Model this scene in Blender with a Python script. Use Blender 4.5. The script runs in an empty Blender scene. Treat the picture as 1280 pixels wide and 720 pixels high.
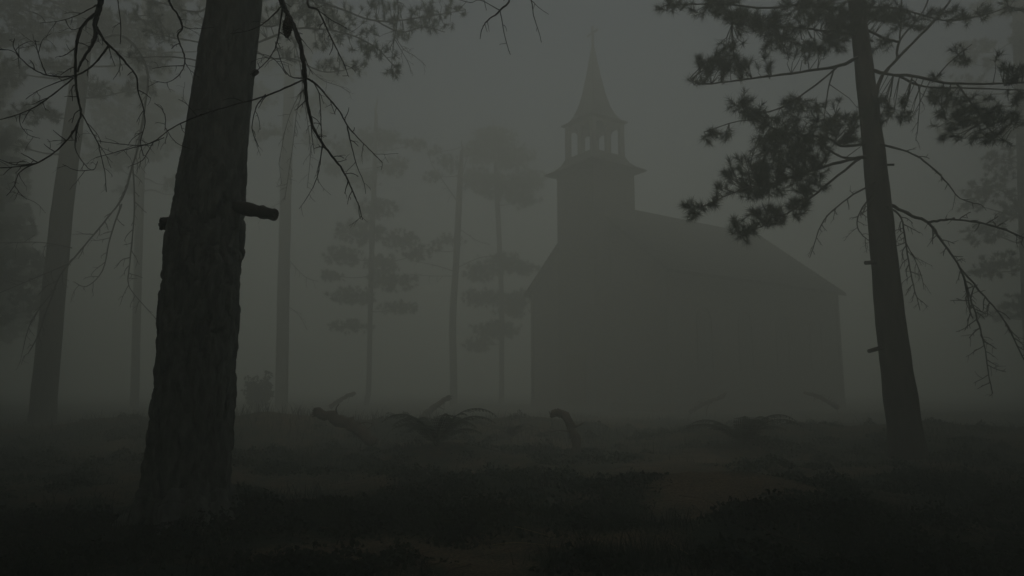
import bpy, math, random
import numpy as np
from mathutils import Vector, Matrix, noise

random.seed(7)
RNG = np.random.default_rng(7)
R = math.radians
SC = bpy.context.scene
COL = SC.collection

# ------------------------------------------------------------------ camera
CAM_H, PITCH, F = 1.3, R(8.0), 853.333
cam_d = bpy.data.cameras.new('camera')
cam_d.sensor_width = 36.0
cam_d.lens = 24.0
cam_d.clip_start = 0.05
cam_d.clip_end = 2000
cam = bpy.data.objects.new('camera', cam_d)
COL.objects.link(cam)
cam.location = (0, 0, CAM_H)
cam.rotation_euler = (R(90) + PITCH, 0, 0)
SC.camera = cam

# ------------------------------------------------------------------ light
SUN_EL, SUN_AZ = R(58), R(180)        # an overcast sun, behind the camera: pines added there shade the foreground
w = bpy.data.worlds.new('World')
SC.world = w
w.use_nodes = True
nt = w.node_tree
nt.nodes.clear()
sky = nt.nodes.new('ShaderNodeTexSky')
sky.sky_type = 'NISHITA'
sky.sun_disc = False
sky.sun_elevation = SUN_EL
sky.sun_rotation = SUN_AZ
sky.air_density = 1.0
sky.dust_density = 5.5
bgn = nt.nodes.new('ShaderNodeBackground')
bgn.inputs[1].default_value = 0.05
won = nt.nodes.new('ShaderNodeOutputWorld')
nt.links.new(sky.outputs[0], bgn.inputs[0])
nt.links.new(bgn.outputs[0], won.inputs[0])

sd = bpy.data.lights.new('sun', 'SUN')
sd.energy = 0.9
sd.angle = R(20)
sd.color = (1.0, 0.96, 0.84)
sun = bpy.data.objects.new('sun', sd)
COL.objects.link(sun)
sun.rotation_euler = (Vector((-math.sin(SUN_AZ) * math.cos(SUN_EL), -math.cos(SUN_AZ) * math.cos(SUN_EL), -math.sin(SUN_EL)))
                      .to_track_quat('-Z', 'Y').to_euler())

SC.view_settings.view_transform = 'Standard'
SC.view_settings.look = 'None'
SC.view_settings.gamma = 1.0
SC.view_settings.use_curve_mapping = False
SC.view_settings.exposure = -0.48
SC.cycles.max_bounces = 10
SC.cycles.volume_bounces = 6
SC.cycles.use_denoising = True
HAZE_DENSITY = 0.051

# ------------------------------------------------------------------ helpers
CO, SI = math.cos(PITCH), math.sin(PITCH)


def P(px, py, d):
    """world point seen at a photo pixel, at ground distance d ahead of the camera"""
    u, v = (px - 640) / F, (360 - py) / F
    t = d / (CO - v * SI)
    return Vector((u * t, d, CAM_H + t * (SI + v * CO)))


def sz(px, d):
    return px / F * d


def lerp(a, b, t):
    return a + (b - a) * t


def smooth(pts, rad, sub=5, jit=0.0):
    """Catmull-Rom resampling of a polyline with its radii"""
    n = len(pts)
    if n < 3:
        return list(pts), list(rad)
    op, orr = [], []
    for i in range(n - 1):
        p0, p1, p2, p3 = pts[max(i - 1, 0)], pts[i], pts[i + 1], pts[min(i + 2, n - 1)]
        for k in range(sub):
            t = k / sub
            q = 0.5 * ((2 * p1) + (p2 - p0) * t + (2 * p0 - 5 * p1 + 4 * p2 - p3) * t * t + (3 * p1 - p0 - 3 * p2 + p3) * t ** 3)
            r = lerp(rad[i], rad[i + 1], t)
            if jit and (i or k):
                q = q + Vector((random.uniform(-1, 1), random.uniform(-1, 1), random.uniform(-1, 1))) * jit * (0.4 + r * 30)
                r *= random.uniform(0.86, 1.16)
            op.append(q)
            orr.append(r)
    op.append(pts[-1])
    orr.append(rad[-1])
    return op, orr


class MB:
    """collects shapes for one mesh"""

    def __init__(self):
        self.v, self.f, self.n, self.fl = [], [], 0, []

    def add(self, verts, faces):
        verts = np.asarray(verts, dtype=np.float32).reshape(-1, 3)
        self.v.append(verts)
        b = self.n
        self.f.extend([tuple(int(i) + b for i in f) for f in faces])
        self.n += len(verts)

    def tris(self, arr):
        """arr: (N,3,3) loose triangles"""
        arr = np.asarray(arr, dtype=np.float32)
        k = len(arr)
        idx = (np.arange(k * 3).reshape(-1, 3) + self.n)
        self.v.append(arr.reshape(-1, 3))
        self.f.extend(map(tuple, idx.tolist()))
        self.n += k * 3

    def tube(self, pts, rad, n=6, cap=True, relief=None):
        pts = [Vector(p) for p in pts]
        m = len(pts)
        ref = Vector((0.123, 0.31, 0.94))
        vs, fs = [], []
        t0 = (pts[1] - pts[0]).normalized()
        a = t0.cross(ref)
        if a.length < 1e-3:
            a = t0.cross(Vector((1, 0, 0)))
        a.normalize()
        for i in range(m):
            if i == 0:
                t = pts[1] - pts[0]
            elif i == m - 1:
                t = pts[-1] - pts[-2]
            else:
                t = pts[i + 1] - pts[i - 1]
            if t.length < 1e-9:
                t = t0
            t = t.normalized()
            a = (a - t * a.dot(t))
            if a.length < 1e-6:
                a = t.orthogonal()
            a.normalize()
            b = t.cross(a)
            for k in range(n):
                an = 2 * math.pi * k / n
                r = rad[i]
                if relief:
                    r *= relief(pts[i], an)
                vs.append(pts[i] + (a * math.cos(an) + b * math.sin(an)) * r)
        for i in range(m - 1):
            for k in range(n):
                k2 = (k + 1) % n
                fs.append((i * n + k, i * n + k2, (i + 1) * n + k2, (i + 1) * n + k))
        if cap:
            fs.append(tuple(range(n))[::-1])
            fs.append(tuple((m - 1) * n + k for k in range(n)))
        self.add([tuple(v) for v in vs], fs)

    def box(self, x0, x1, y0, y1, z0, z1, M=None):
        c = [Vector((x, y, z)) for x in (x0, x1) for y in (y0, y1) for z in (z0, z1)]
        if M is not None:
            c = [M @ q for q in c]
        self.add([tuple(q) for q in c], [(0, 1, 3, 2), (4, 6, 7, 5), (0, 4, 5, 1), (2, 3, 7, 6), (0, 2, 6, 4), (1, 5, 7, 3)])

    def build(self, name, mat, parent=None, smooth_faces=False, loc=None):
        me = bpy.data.meshes.new(name)
        V = np.concatenate(self.v) if self.v else np.zeros((0, 3), np.float32)
        if parent is not None:
            V = V - np.array(parent.location, dtype=np.float32)
        elif loc is not None:
            V = V - np.array(loc, dtype=np.float32)
        me.from_pydata(V.tolist(), [], self.f)
        me.materials.append(mat)
        if smooth_faces:
            me.polygons.foreach_set('use_smooth', [True] * len(me.polygons))
        me.update()
        o = bpy.data.objects.new(name, me)
        COL.objects.link(o)
        if parent is not None:
            o.parent = parent
        elif loc is not None:
            o.location = loc
        return o


def tag(o, label=None, cat=None, group=None, kind=None):
    if label:
        o['label'] = label
    if cat:
        o['category'] = cat
    if group:
        o['group'] = group
    if kind:
        o['kind'] = kind
    return o


def thing(name, loc, label, cat, group=None):
    o = bpy.data.objects.new(name, None)
    o.empty_display_size = 0.3
    o.location = loc
    COL.objects.link(o)
    return tag(o, label, cat, group)


# ------------------------------------------------------------------ materials
def material(name, build):
    m = bpy.data.materials.new(name)
    m.use_nodes = True
    t = m.node_tree
    b = t.nodes['Principled BSDF']
    b.inputs['Roughness'].default_value = 0.9
    b.inputs['Specular IOR Level'].default_value = 0.2
    build(t, b)
    return m


def two_tone(c1, c2, scale=6.0, bump=0.3, stretch=(1, 1, 1), detail=6, rough=0.9, dist=0.02):
    def f(t, b):
        tc = t.nodes.new('ShaderNodeTexCoord')
        mp = t.nodes.new('ShaderNodeMapping')
        mp.inputs['Scale'].default_value = stretch
        nz = t.nodes.new('ShaderNodeTexNoise')
        nz.inputs['Scale'].default_value = scale
        nz.inputs['Detail'].default_value = detail
        rp = t.nodes.new('ShaderNodeValToRGB')
        rp.color_ramp.elements[0].position = 0.35
        rp.color_ramp.elements[1].position = 0.68
        rp.color_ramp.elements[0].color = (*c1, 1)
        rp.color_ramp.elements[1].color = (*c2, 1)
        bp = t.nodes.new('ShaderNodeBump')
        bp.inputs['Strength'].default_value = bump
        bp.inputs['Distance'].default_value = dist
        L = t.links.new
        L(tc.outputs['Object'], mp.inputs['Vector'])
        L(mp.outputs[0], nz.inputs['Vector'])
        L(nz.outputs['Fac'], rp.inputs[0])
        L(rp.outputs[0], b.inputs['Base Color'])
        L(nz.outputs['Fac'], bp.inputs['Height'])
        L(bp.outputs[0], b.inputs['Normal'])
        b.inputs['Roughness'].default_value = rough
    return f


M_BARK = material('pine_bark', two_tone((0.095, 0.102, 0.097), (0.215, 0.228, 0.215), 15, 1.0, (1, 1, 0.42), 10, dist=0.04))
M_BARK_DARK = material('dark_pine_bark', two_tone((0.024, 0.021, 0.018), (0.085, 0.075, 0.065), 9, 0.9, (1, 1, 0.28), 8, dist=0.04))
M_DEAD = material('dead_wood', two_tone((0.030, 0.027, 0.025), (0.075, 0.068, 0.060), 18, 0.5, (1, 1, 0.5)))
M_NEEDLE = material('pine_needles', two_tone((0.028, 0.045, 0.028), (0.060, 0.085, 0.045), 1.2, 0.0, rough=0.75))
M_LEAF = material('shrub_leaves', two_tone((0.012, 0.026, 0.020), (0.040, 0.058, 0.036), 2.0, 0.0))
M_FERN = material('fern_fronds', two_tone((0.010, 0.018, 0.011), (0.024, 0.032, 0.018), 3.0, 0.0))
M_GRASS = material('grass_blades', two_tone((0.012, 0.026, 0.022), (0.046, 0.060, 0.040), 1.3, 0.0))
M_STRAW = material('dry_straw', two_tone((0.22, 0.17, 0.09), (0.32, 0.25, 0.14), 8, 0.1))
M_ROT = material('rotten_wood', two_tone((0.045, 0.036, 0.028), (0.13, 0.10, 0.075), 7, 0.8, (1, 1, 1), 7))
M_CONE = material('cone_scales', two_tone((0.04, 0.028, 0.018), (0.09, 0.06, 0.04), 20, 0.4))
M_ROOF = material('roof_shingles', two_tone((0.030, 0.031, 0.030), (0.060, 0.060, 0.056), 4, 0.3, (1, 1, 3)))
M_METAL = material('dark_iron', two_tone((0.02, 0.02, 0.02), (0.04, 0.04, 0.04), 10, 0.1, rough=0.6))
M_GLASS = material('window_glass', two_tone((0.055, 0.055, 0.052), (0.085, 0.085, 0.08), 2, 0.02, rough=0.35))
M_TRIM = material('weathered_trim', two_tone((0.09, 0.085, 0.08), (0.15, 0.145, 0.135), 5, 0.2, (1, 1, 0.3)))
M_DOOR = material('door_planks', two_tone((0.06, 0.045, 0.035), (0.11, 0.085, 0.065), 5, 0.3, (4, 4, 0.4)))
M_WALL = material('weathered_clapboard', two_tone((0.09, 0.087, 0.08), (0.16, 0.153, 0.14), 3.5, 0.3, (1, 1, 4)))


def ground_mat(t, b):
    L = t.links.new
    at = t.nodes.new('ShaderNodeAttribute')
    at.attribute_name = 'moss'
    tc = t.nodes.new('ShaderNodeTexCoord')
    n1 = t.nodes.new('ShaderNodeTexNoise')
    n1.inputs['Scale'].default_value = 3.0
    n1.inputs['Detail'].default_value = 8
    n2 = t.nodes.new('ShaderNodeTexNoise')
    n2.inputs['Scale'].default_value = 38.0
    n2.inputs['Detail'].default_value = 5
    L(tc.outputs['Object'], n1.inputs['Vector'])
    L(tc.outputs['Object'], n2.inputs['Vector'])
    lit = t.nodes.new('ShaderNodeValToRGB')      # needle litter
    lit.color_ramp.elements[0].color = (0.028, 0.024, 0.020, 1)
    lit.color_ramp.elements[1].color = (0.22, 0.165, 0.10, 1)
    lit.color_ramp.elements[0].position = 0.3
    lit.color_ramp.elements[1].position = 0.75
    L(n2.outputs['Fac'], lit.inputs[0])
    mo = t.nodes.new('ShaderNodeValToRGB')       # moss
    mo.color_ramp.elements[0].color = (0.009, 0.017, 0.016, 1)
    mo.color_ramp.elements[1].color = (0.036, 0.052, 0.032, 1)
    mo.color_ramp.elements[0].position = 0.35
    mo.color_ramp.elements[1].position = 0.7
    L(n2.outputs['Fac'], mo.inputs[0])
    ad = t.nodes.new('ShaderNodeMath')
    ad.operation = 'MULTIPLY_ADD'
    ad.inputs[1].default_value = 3.0
    ad.inputs[2].default_value = -1.42
    L(n1.outputs['Fac'], ad.inputs[0])
    a2 = t.nodes.new('ShaderNodeMath')
    a2.operation = 'ADD'
    a2.use_clamp = True
    L(at.outputs['Fac'], a2.inputs[0])
    L(ad.outputs[0], a2.inputs[1])
    mx = t.nodes.new('ShaderNodeMix')
    mx.data_type = 'RGBA'
    L(a2.outputs[0], mx.inputs['Factor'])
    L(lit.outputs[0], mx.inputs['A'])
    L(mo.outputs[0], mx.inputs['B'])
    L(mx.outputs['Result'], b.inputs['Base Color'])
    bp = t.nodes.new('ShaderNodeBump')
    bp.inputs['Strength'].default_value = 0.9
    bp.inputs['Distance'].default_value = 0.03
    L(n2.outputs['Fac'], bp.inputs['Height'])
    L(bp.outputs[0], b.inputs['Normal'])
    b.inputs['Specular IOR Level'].default_value = 0.1


M_GROUND = material('forest_floor', ground_mat)

# ------------------------------------------------------------------ ground
MOUNDS = [(-6.3, 17.0, 1.6, 1.4, 0.60), (-9.8, 19.0, 3.0, 2.0, 0.35), (-2.9, 17.5, 2.4, 1.5, 0.42), (0.8, 18.5, 2.2, 1.4, 0.36), (5.4, 16.0, 2.2, 1.3, 0.32), (-1.34, 12.2, 0.9, .6, .26), (4.5, 13.4, 0.9, .6, .24), (-1.5, 14.0, 1.6, .7, .10),
          (-0.3, 6.3, 0.9, 0.40, 0.20), (2.0, 5.9, 1.0, 0.40, 0.20), (-2.0, 6.7, 0.9, 0.40, 0.20), (-3.7, 6.1, 0.8, 0.4, 0.15), (1.6, 7.8, 1.0, .4, .14), (-0.9, 7.8, .8, .4, .12), (3.0, 7.6, 1.5, 0.7, 0.12),
          (7.4, 13.0, 2.2, 1.2, 0.18), (-1.0, 9.0, 1.5, 0.7, 0.12), (9.5, 16, 3, 2, 0.3)]


def nz(x, y, s, o=0.0):
    return noise.noise(Vector((x / s + o, y / s - o * 1.7, o * 3.1)))


def gh(x, y):
    h = 0.16 * nz(x, y, 7.0, 3.3) + 0.09 * nz(x, y, 1.9, 8.1) + 0.055 * nz(x, y, 0.7, 1.2) + 0.02 * nz(x, y, 0.25, 4.4)
    far = min(1.0, max(0.0, (math.hypot(x, y) - 60) / 60))
    h *= 1 - 0.5 * far
    for mx_, my_, sx, sy, a in MOUNDS:
        e = ((x - mx_) / sx) ** 2 + ((y - my_) / sy) ** 2
        if e < 9:
            h += a * math.exp(-e)
    return h


PATCH = [(-0.35, 6.35, 1.1, 0.45, 1.0), (1.9, 6.0, 1.2, 0.35, 1.0), (-3.1, 5.7, 1.4, 0.4, 1.0), (-1.5, 7.2, 1.2, 0.5, .8), (3.6, 5.2, 1.2, 0.5, 1.0), (1.0, 5.0, 0.9, 0.3, .9),
         (-1.4, 5.55, 1.1, 0.40, -1.1), (-0.45, 7.4, 0.5, 0.5, -1.0), (0.75, 5.5, 0.5, 0.35, -.9), (2.6, 7.2, 0.8, .3, -.6), (-0.2, 5.0, 0.5, 0.3, -.8), (-3.9, 8.0, 1.6, .5, -.5), (4.9, 9.8, 1.0, .5, -.6)]


def moss(x, y):
    m = 0.62 + 0.75 * nz(x, y, 2.6, 5.5) + 0.45 * nz(x, y, 0.8, 2.2)
    for mx_, my_, sx, sy, a in PATCH:
        e = ((x - mx_) / sx) ** 2 + ((y - my_) / sy) ** 2
        if e < 7:
            m += a * math.exp(-e)
    return max(0.0, min(1.0, m))


def axis(lo, hi, fine_lo, fine_hi, step, grow=1.09):
    a = list(np.arange(fine_lo, fine_hi + 1e-6, step))
    s = step
    while a[-1] < hi:
        s *= grow
        a.append(a[-1] + s)
    a[-1] = hi
    s = step
    b = [a[0]]
    while b[-1] > lo:
        s *= grow
        b.append(b[-1] - s)
    b[-1] = lo
    return b[::-1][:-1] + a


GX = axis(-240, 240, -7, 7, 0.055)
GY = axis(-120, 300, 3.6, 11, 0.055, 1.03)
gme = bpy.data.meshes.new('ground')
gv = [(x, y, gh(x, y)) for y in GY for x in GX]
nx = len(GX)
gf = [(j * nx + i, j * nx + i + 1, (j + 1) * nx + i + 1, (j + 1) * nx + i) for j in range(len(GY) - 1) for i in range(nx - 1)]
gme.from_pydata(gv, [], gf)
gme.materials.append(M_GROUND)
atr = gme.attributes.new('moss', 'FLOAT', 'POINT')
atr.data.foreach_set('value', [moss(v[0], v[1]) for v in gv])
gme.polygons.foreach_set('use_smooth', [True] * len(gme.polygons))
gobj = bpy.data.objects.new('ground', gme)
COL.objects.link(gobj)
tag(gobj, kind='structure')

# ------------------------------------------------------------------ haze
hz = bpy.data.materials.new('haze_air')
hz.use_nodes = True
hz.node_tree.nodes.clear()
pv = hz.node_tree.nodes.new('ShaderNodeVolumePrincipled')
pv.inputs['Color'].default_value = (0.926, 0.966, 0.908, 1)
pv.inputs['Density'].default_value = HAZE_DENSITY
pv.inputs['Anisotropy'].default_value = 0.2
mo_ = hz.node_tree.nodes.new('ShaderNodeOutputMaterial')
hz.node_tree.links.new(pv.outputs[0], mo_.inputs['Volume'])
hb = MB()
hb.box(-250, 250, -130, 310, -1.6, 21.5)
tag(hb.build('haze', hz), kind='stuff')

# ------------------------------------------------------------------ church
CH_W, CH_L, HE, HR = 9.88, 13.7, 6.47, 10.38
ANG = -0.9605
c_loc = Vector((1.172, 38.0, 0.0))
C_M = Matrix.Translation(c_loc) @ Matrix.Rotation(ANG, 4, 'Z')       # local x along the front, local y into the nave
church = thing('church', c_loc, 'dim wooden church with a steep roof and open belfry, half lost in fog', 'church')
OE, OG = 0.42, 0.32
SL = (HR - HE) / (CH_W / 2)


def cb():
    return MB()


def cquad(mb, pts, faces):
    mb.add([tuple(C_M @ Vector(p)) for p in pts], faces)


# walls: clapboards modelled as lapped courses over a gabled shell
wl = cb()
W_, L_ = CH_W, CH_L
base = [(0, 0), (W_, 0), (W_, L_), (0, L_)]
pts = [(x, y, -0.5) for x, y in base] + [(x, y, HE) for x, y in base] + [(W_ / 2, 0, HR - 0.02), (W_ / 2, L_, HR - 0.02)]
cquad(wl, pts, [(0, 1, 5, 8, 4), (1, 2, 6, 5), (2, 3, 7, 9, 6), (3, 0, 4, 7)])
z = 0.55
while z < HR - 0.4:
    ins = 0.0 if z < HE else (z - HE) / SL
    for (x0, x1, y0, y1) in ((ins, W_ - ins, -0.022, 0.004), (ins, W_ - ins, L_ - 0.004, L_ + 0.022)):
        wl.box(x0, x1, y0, y1, z, z + 0.035, C_M)
    if z < HE - 0.15:
        wl.box(-0.022, 0.004, 0, L_, z, z + 0.035, C_M)
        wl.box(W_ - 0.004, W_ + 0.022, 0, L_, z, z + 0.035, C_M)
    z += 0.17
wl.build('wall', M_WALL, church)
# stone footing
ft = cb()
ft.box(-0.10, W_ + 0.10, -0.10, L_ + 0.10, -0.6, 0.45, C_M)
ft.build('footing', M_ROT, church)
# corner boards
for x, y in base:
    tb = cb()
    tb.box(x - 0.09, x + 0.09, y - 0.09, y + 0.09, 0.46, HE - 0.05, C_M)
    tb.build('corner_board', M_TRIM, church)
# roof
rf = cb()
ez = HE - OE * SL
th = 0.16
for y0, y1 in ((-OG, L_ + OG),):
    prof = [(-OE, ez), (W_ / 2, HR), (W_ + OE, ez), (W_ + OE, ez + th), (W_ / 2, HR + th * 1.25), (-OE, ez + th)]
    p = [(x, y0, z) for x, z in prof] + [(x, y1, z) for x, z in prof]
    n = len(prof)
    fs = [(0, 1, 4, 5), (1, 2, 3, 4)]
    fs += [tuple(i + n for i in f)[::-1] for f in fs]
    fs += [(i, (i + 1) % n, (i + 1) % n + n, i + n) for i in range(n)]
    cquad(rf, p, fs)
for k in range(1, 24):                                   # shingle courses
    t = k / 24
    for s in (0, 1):
        xa = lerp(-OE, W_ / 2, t)
        za = lerp(ez + th, HR + th * 1.25, t)
        x0, x1 = (xa - 0.03, xa + 0.03) if s == 0 else (W_ - xa - 0.03, W_ - xa + 0.03)
        rf.box(x0, x1, -OG, L_ + OG, za - 0.02, za + 0.02, C_M)
roof = rf.build('roof', M_ROOF, church)


def arch_window(x, y, z0, wd, ht, axis_):
    fr, gl = cb(), cb()
    segs = 8
    out = [(-wd / 2, z0), (wd / 2, z0), (wd / 2, z0 + ht)] + [(wd / 2 * math.cos(math.pi * k / segs), z0 + ht + wd * 0.7 * math.sin(math.pi * k / segs)) for k in range(1, segs)] + [(-wd / 2, z0 + ht)]

    def mp(a, zz, dep):
        return (x + a, y - dep, zz) if axis_ == 'x' else (x + dep, y + a, zz)
    n = len(out)
    cquad(gl, [mp(a, b_, 0.03) for a, b_ in out], [tuple(range(n))])
    cz = z0 + ht / 2
    o2 = [(a * 1.16, cz + (b_ - cz) * 1.06) for a, b_ in out]
    ring = [mp(a, b_, 0.034) for a, b_ in out] + [mp(a, b_, 0.034) for a, b_ in o2] + [mp(a, b_, 0.08) for a, b_ in out] + [mp(a, b_, 0.08) for a, b_ in o2]
    fs = []
    for i in range(n):
        j = (i + 1) % n
        fs += [(2 * n + i, 2 * n + j, 3 * n + j, 3 * n + i), (n + i, n + j, 3 * n + j, 3 * n + i), (i, j, 2 * n + j, 2 * n + i)]
    cquad(fr, ring, fs)
    f_ = fr.build('window', M_TRIM, church)
    g_ = gl.build('pane', M_GLASS, f_)
    g_.location = (0, 0, 0)
    me = g_.data
    for v in me.vertices:
        v.co -= church.location
    return f_


for yy in (2.4, 5.4, 8.4, 11.4):
    arch_window(W_, yy, 2.0, 0.95, 2.1, 'y')
# tower
TS = 2.80
tcx, tcy = W_ / 2, 0.36
H0, H1 = 12.15, 12.88
tw = cb()


def ctow(mb, hw, z0, z1):
    mb.box(tcx - hw, tcx + hw, tcy - hw, tcy + hw, z0, z1, C_M)


ctow(tw, TS / 2, -0.5, H0)
zz = 0.6
while zz < H0 - 0.3:
    e = TS / 2
    for (x0, x1, y0, y1) in ((-e, e, -e - 0.022, -e + 0.004), (-e, e, e - 0.004, e + 0.022), (-e - 0.022, -e + 0.004, -e, e), (e - 0.004, e + 0.022, -e, e)):
        tw.box(tcx + x0, tcx + x1, tcy + y0, tcy + y1, zz, zz + 0.035, C_M)
    zz += 0.17
tower = tw.build('tower', M_WALL, church)


def skirt(mb, rings, flat=True):
    """square rings (half width, z) about the tower axis"""
    p = []
    for hw, z_ in rings:
        p += [(tcx - hw, tcy - hw, z_), (tcx + hw, tcy - hw, z_), (tcx + hw, tcy + hw, z_), (tcx - hw, tcy + hw, z_)]
    fs = []
    m = len(rings)
    for i in range(m - 1):
        for k in range(4):
            k2 = (k + 1) % 4
            fs.append((i * 4 + k, i * 4 + k2, (i + 1) * 4 + k2, (i + 1) * 4 + k))
    fs.append((0, 3, 2, 1))
    fs.append(tuple((m - 1) * 4 + k for k in range(4)))
    cquad(mb, p, fs)


ts = cb()
skirt(ts, [(1.39, H0 - 0.20), (1.86, H0 - 0.10), (1.87, H0 - 0.02), (1.50, H0 + 0.18), (1.25, H0 + 0.42), (1.10, H1)])
ts.build('tower_roof', M_ROOF, church)
# belfry: four faces, each with two arched openings between posts
BH, BW = 14.74, 0.97
bf = cb()
for sx in (-1, 1):
    for sy in (-1, 1):
        bf.box(tcx + sx * BW - 0.12, tcx + sx * BW + 0.12, tcy + sy * BW - 0.12, tcy + sy * BW + 0.12, H1 - 0.2, BH, C_M)


def face_piece(mb, a0, a1, z0, z1, side, thick=0.07):
    if side in (0, 2):
        yy_ = tcy + (-BW if side == 0 else BW)
        mb.box(tcx + a0, tcx + a1, yy_ - thick, yy_ + thick, z0, z1, C_M)
    else:
        xx_ = tcx + (-BW if side == 1 else BW)
        mb.box(xx_ - thick, xx_ + thick, tcy + a0, tcy + a1, z0, z1, C_M)


for s in range(4):
    face_piece(bf, -0.87, 0.87, H1 - 0.1, H1 + 0.06, s)
    face_piece(bf, -0.87, 0.87, BH - 0.24, BH - 0.002, s)
    face_piece(bf, -0.13, 0.13, H1 + 0.062, BH - 0.242, s, 0.085)
    for sg in (-1, 1):                                  # arch heads stepped from short blocks
        for k in range(6):
            t = (k + 0.5) / 6
            hgt = 0.30 * (1 - math.sqrt(max(0, 1 - (2 * t - 1) ** 2)))
            a0 = 0.132 + (0.866 - 0.132) * k / 6
            a1 = 0.132 + (0.866 - 0.132) * (k + 1) / 6
            a0, a1 = (a0, a1) if sg > 0 else (-a1, -a0)
            face_piece(bf, a0, a1, BH - 0.245 - hgt, BH - 0.243, s, 0.06)
bf.build('belfry', M_TRIM, church)
sp = cb()
skirt(sp, [(1.02, BH - 0.12), (1.22, BH - 0.05), (1.25, BH + 0.02), (0.96, BH + 0.18), (0.76, BH + 0.52), (0.61, BH + 0.92), (0.45, BH + 1.6), (0.27, BH + 2.7), (0.05, BH + 4.4)])
spire = sp.build('spire', M_ROOF, church)
cr = cb()
zc = BH + 4.25
cr.box(tcx - 0.055, tcx + 0.055, tcy - 0.055, tcy + 0.055, zc, zc + 1.22, C_M)
cr.box(tcx - 0.44, tcx - 0.057, tcy - 0.05, tcy + 0.05, zc + 0.80, zc + 0.89, C_M)
cr.box(tcx + 0.057, tcx + 0.44, tcy - 0.05, tcy + 0.05, zc + 0.80, zc + 0.89, C_M)
cr.build('cross', M_METAL, church)
dr = cb()
y_f = tcy - TS / 2
dr.box(tcx - 0.7, tcx + 0.7, y_f - 0.09, y_f - 0.03, 0.3, 2.7, C_M)
door = dr.build('door', M_DOOR, church)


# ------------------------------------------------------------------ trees
def unit():
    v = Vector((random.gauss(0, 1), random.gauss(0, 1), random.gauss(0, 1)))
    return v.normalized()


def tuft(mb, p, d, n, ln, wd, body=0.16):
    """a brush of needles round the last stretch of a twig"""
    p = np.array(p)
    d = np.array(d)
    d = d / (np.linalg.norm(d) + 1e-9)
    t = RNG.random((n, 1)) ** 0.7
    st = p + d * (t - 1) * body
    rd = RNG.normal(size=(n, 3))
    rd /= np.linalg.norm(rd, axis=1, keepdims=True)
    nd = d * 0.75 + rd * 0.85
    nd /= np.linalg.norm(nd, axis=1, keepdims=True)
    l = ln * RNG.uniform(0.6, 1.1, (n, 1))
    sd_ = np.cross(nd, RNG.normal(size=(n, 3)))
    sd_ /= np.linalg.norm(sd_, axis=1, keepdims=True) + 1e-9
    a = st - sd_ * wd / 2
    b = st + sd_ * wd / 2
    c = st + nd * l
    mb.tris(np.stack([a, b, c], axis=1))


def twiggy(mb, pts, rad, every, ln, r0, level=1, droop=0.35, sides=4, start=0.15):
    """side twigs along a branch"""
    tot = sum((pts[i + 1] - pts[i]).length for i in range(len(pts) - 1))
    acc, nxt = 0.0, tot * start + random.uniform(0, every)
    side = 1
    for i in range(len(pts) - 1):
        seg = (pts[i + 1] - pts[i]).length
        while acc + seg > nxt:
            t = (nxt - acc) / max(seg, 1e-6)
            p = pts[i].lerp(pts[i + 1], t)
            dr_ = (pts[i + 1] - pts[i]).normalized()
            q = dr_.cross(unit())
            q.normalize()
            d = (dr_ * random.uniform(0.35, 0.9) + q * side * 0.9).normalized()
            side = -side
            l = ln * random.uniform(0.35, 1.15)
            path = [p]
            cur = p.copy()
            k = 5
            cv = unit() * 0.30
            for s in range(k):
                d = (d + Vector((0, 0, -droop * 0.35)) + cv * 0.5 + unit() * 0.22).normalized()
                cur = cur + d * l / k
                path.append(cur.copy())
            rr = [min(r0, rad[min(i, len(rad) - 1)] * 0.75) * (1 - 0.5 * s / k) for s in range(k + 1)]
            mb.tube(path, rr, sides)
            if level > 0:
                twiggy(mb, path, rr, every * 0.6, ln * 0.42, r0 * 0.6, level - 1, droop, 3, 0.2)
            nxt += every * random.uniform(0.5, 1.5)
        acc += seg


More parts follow.
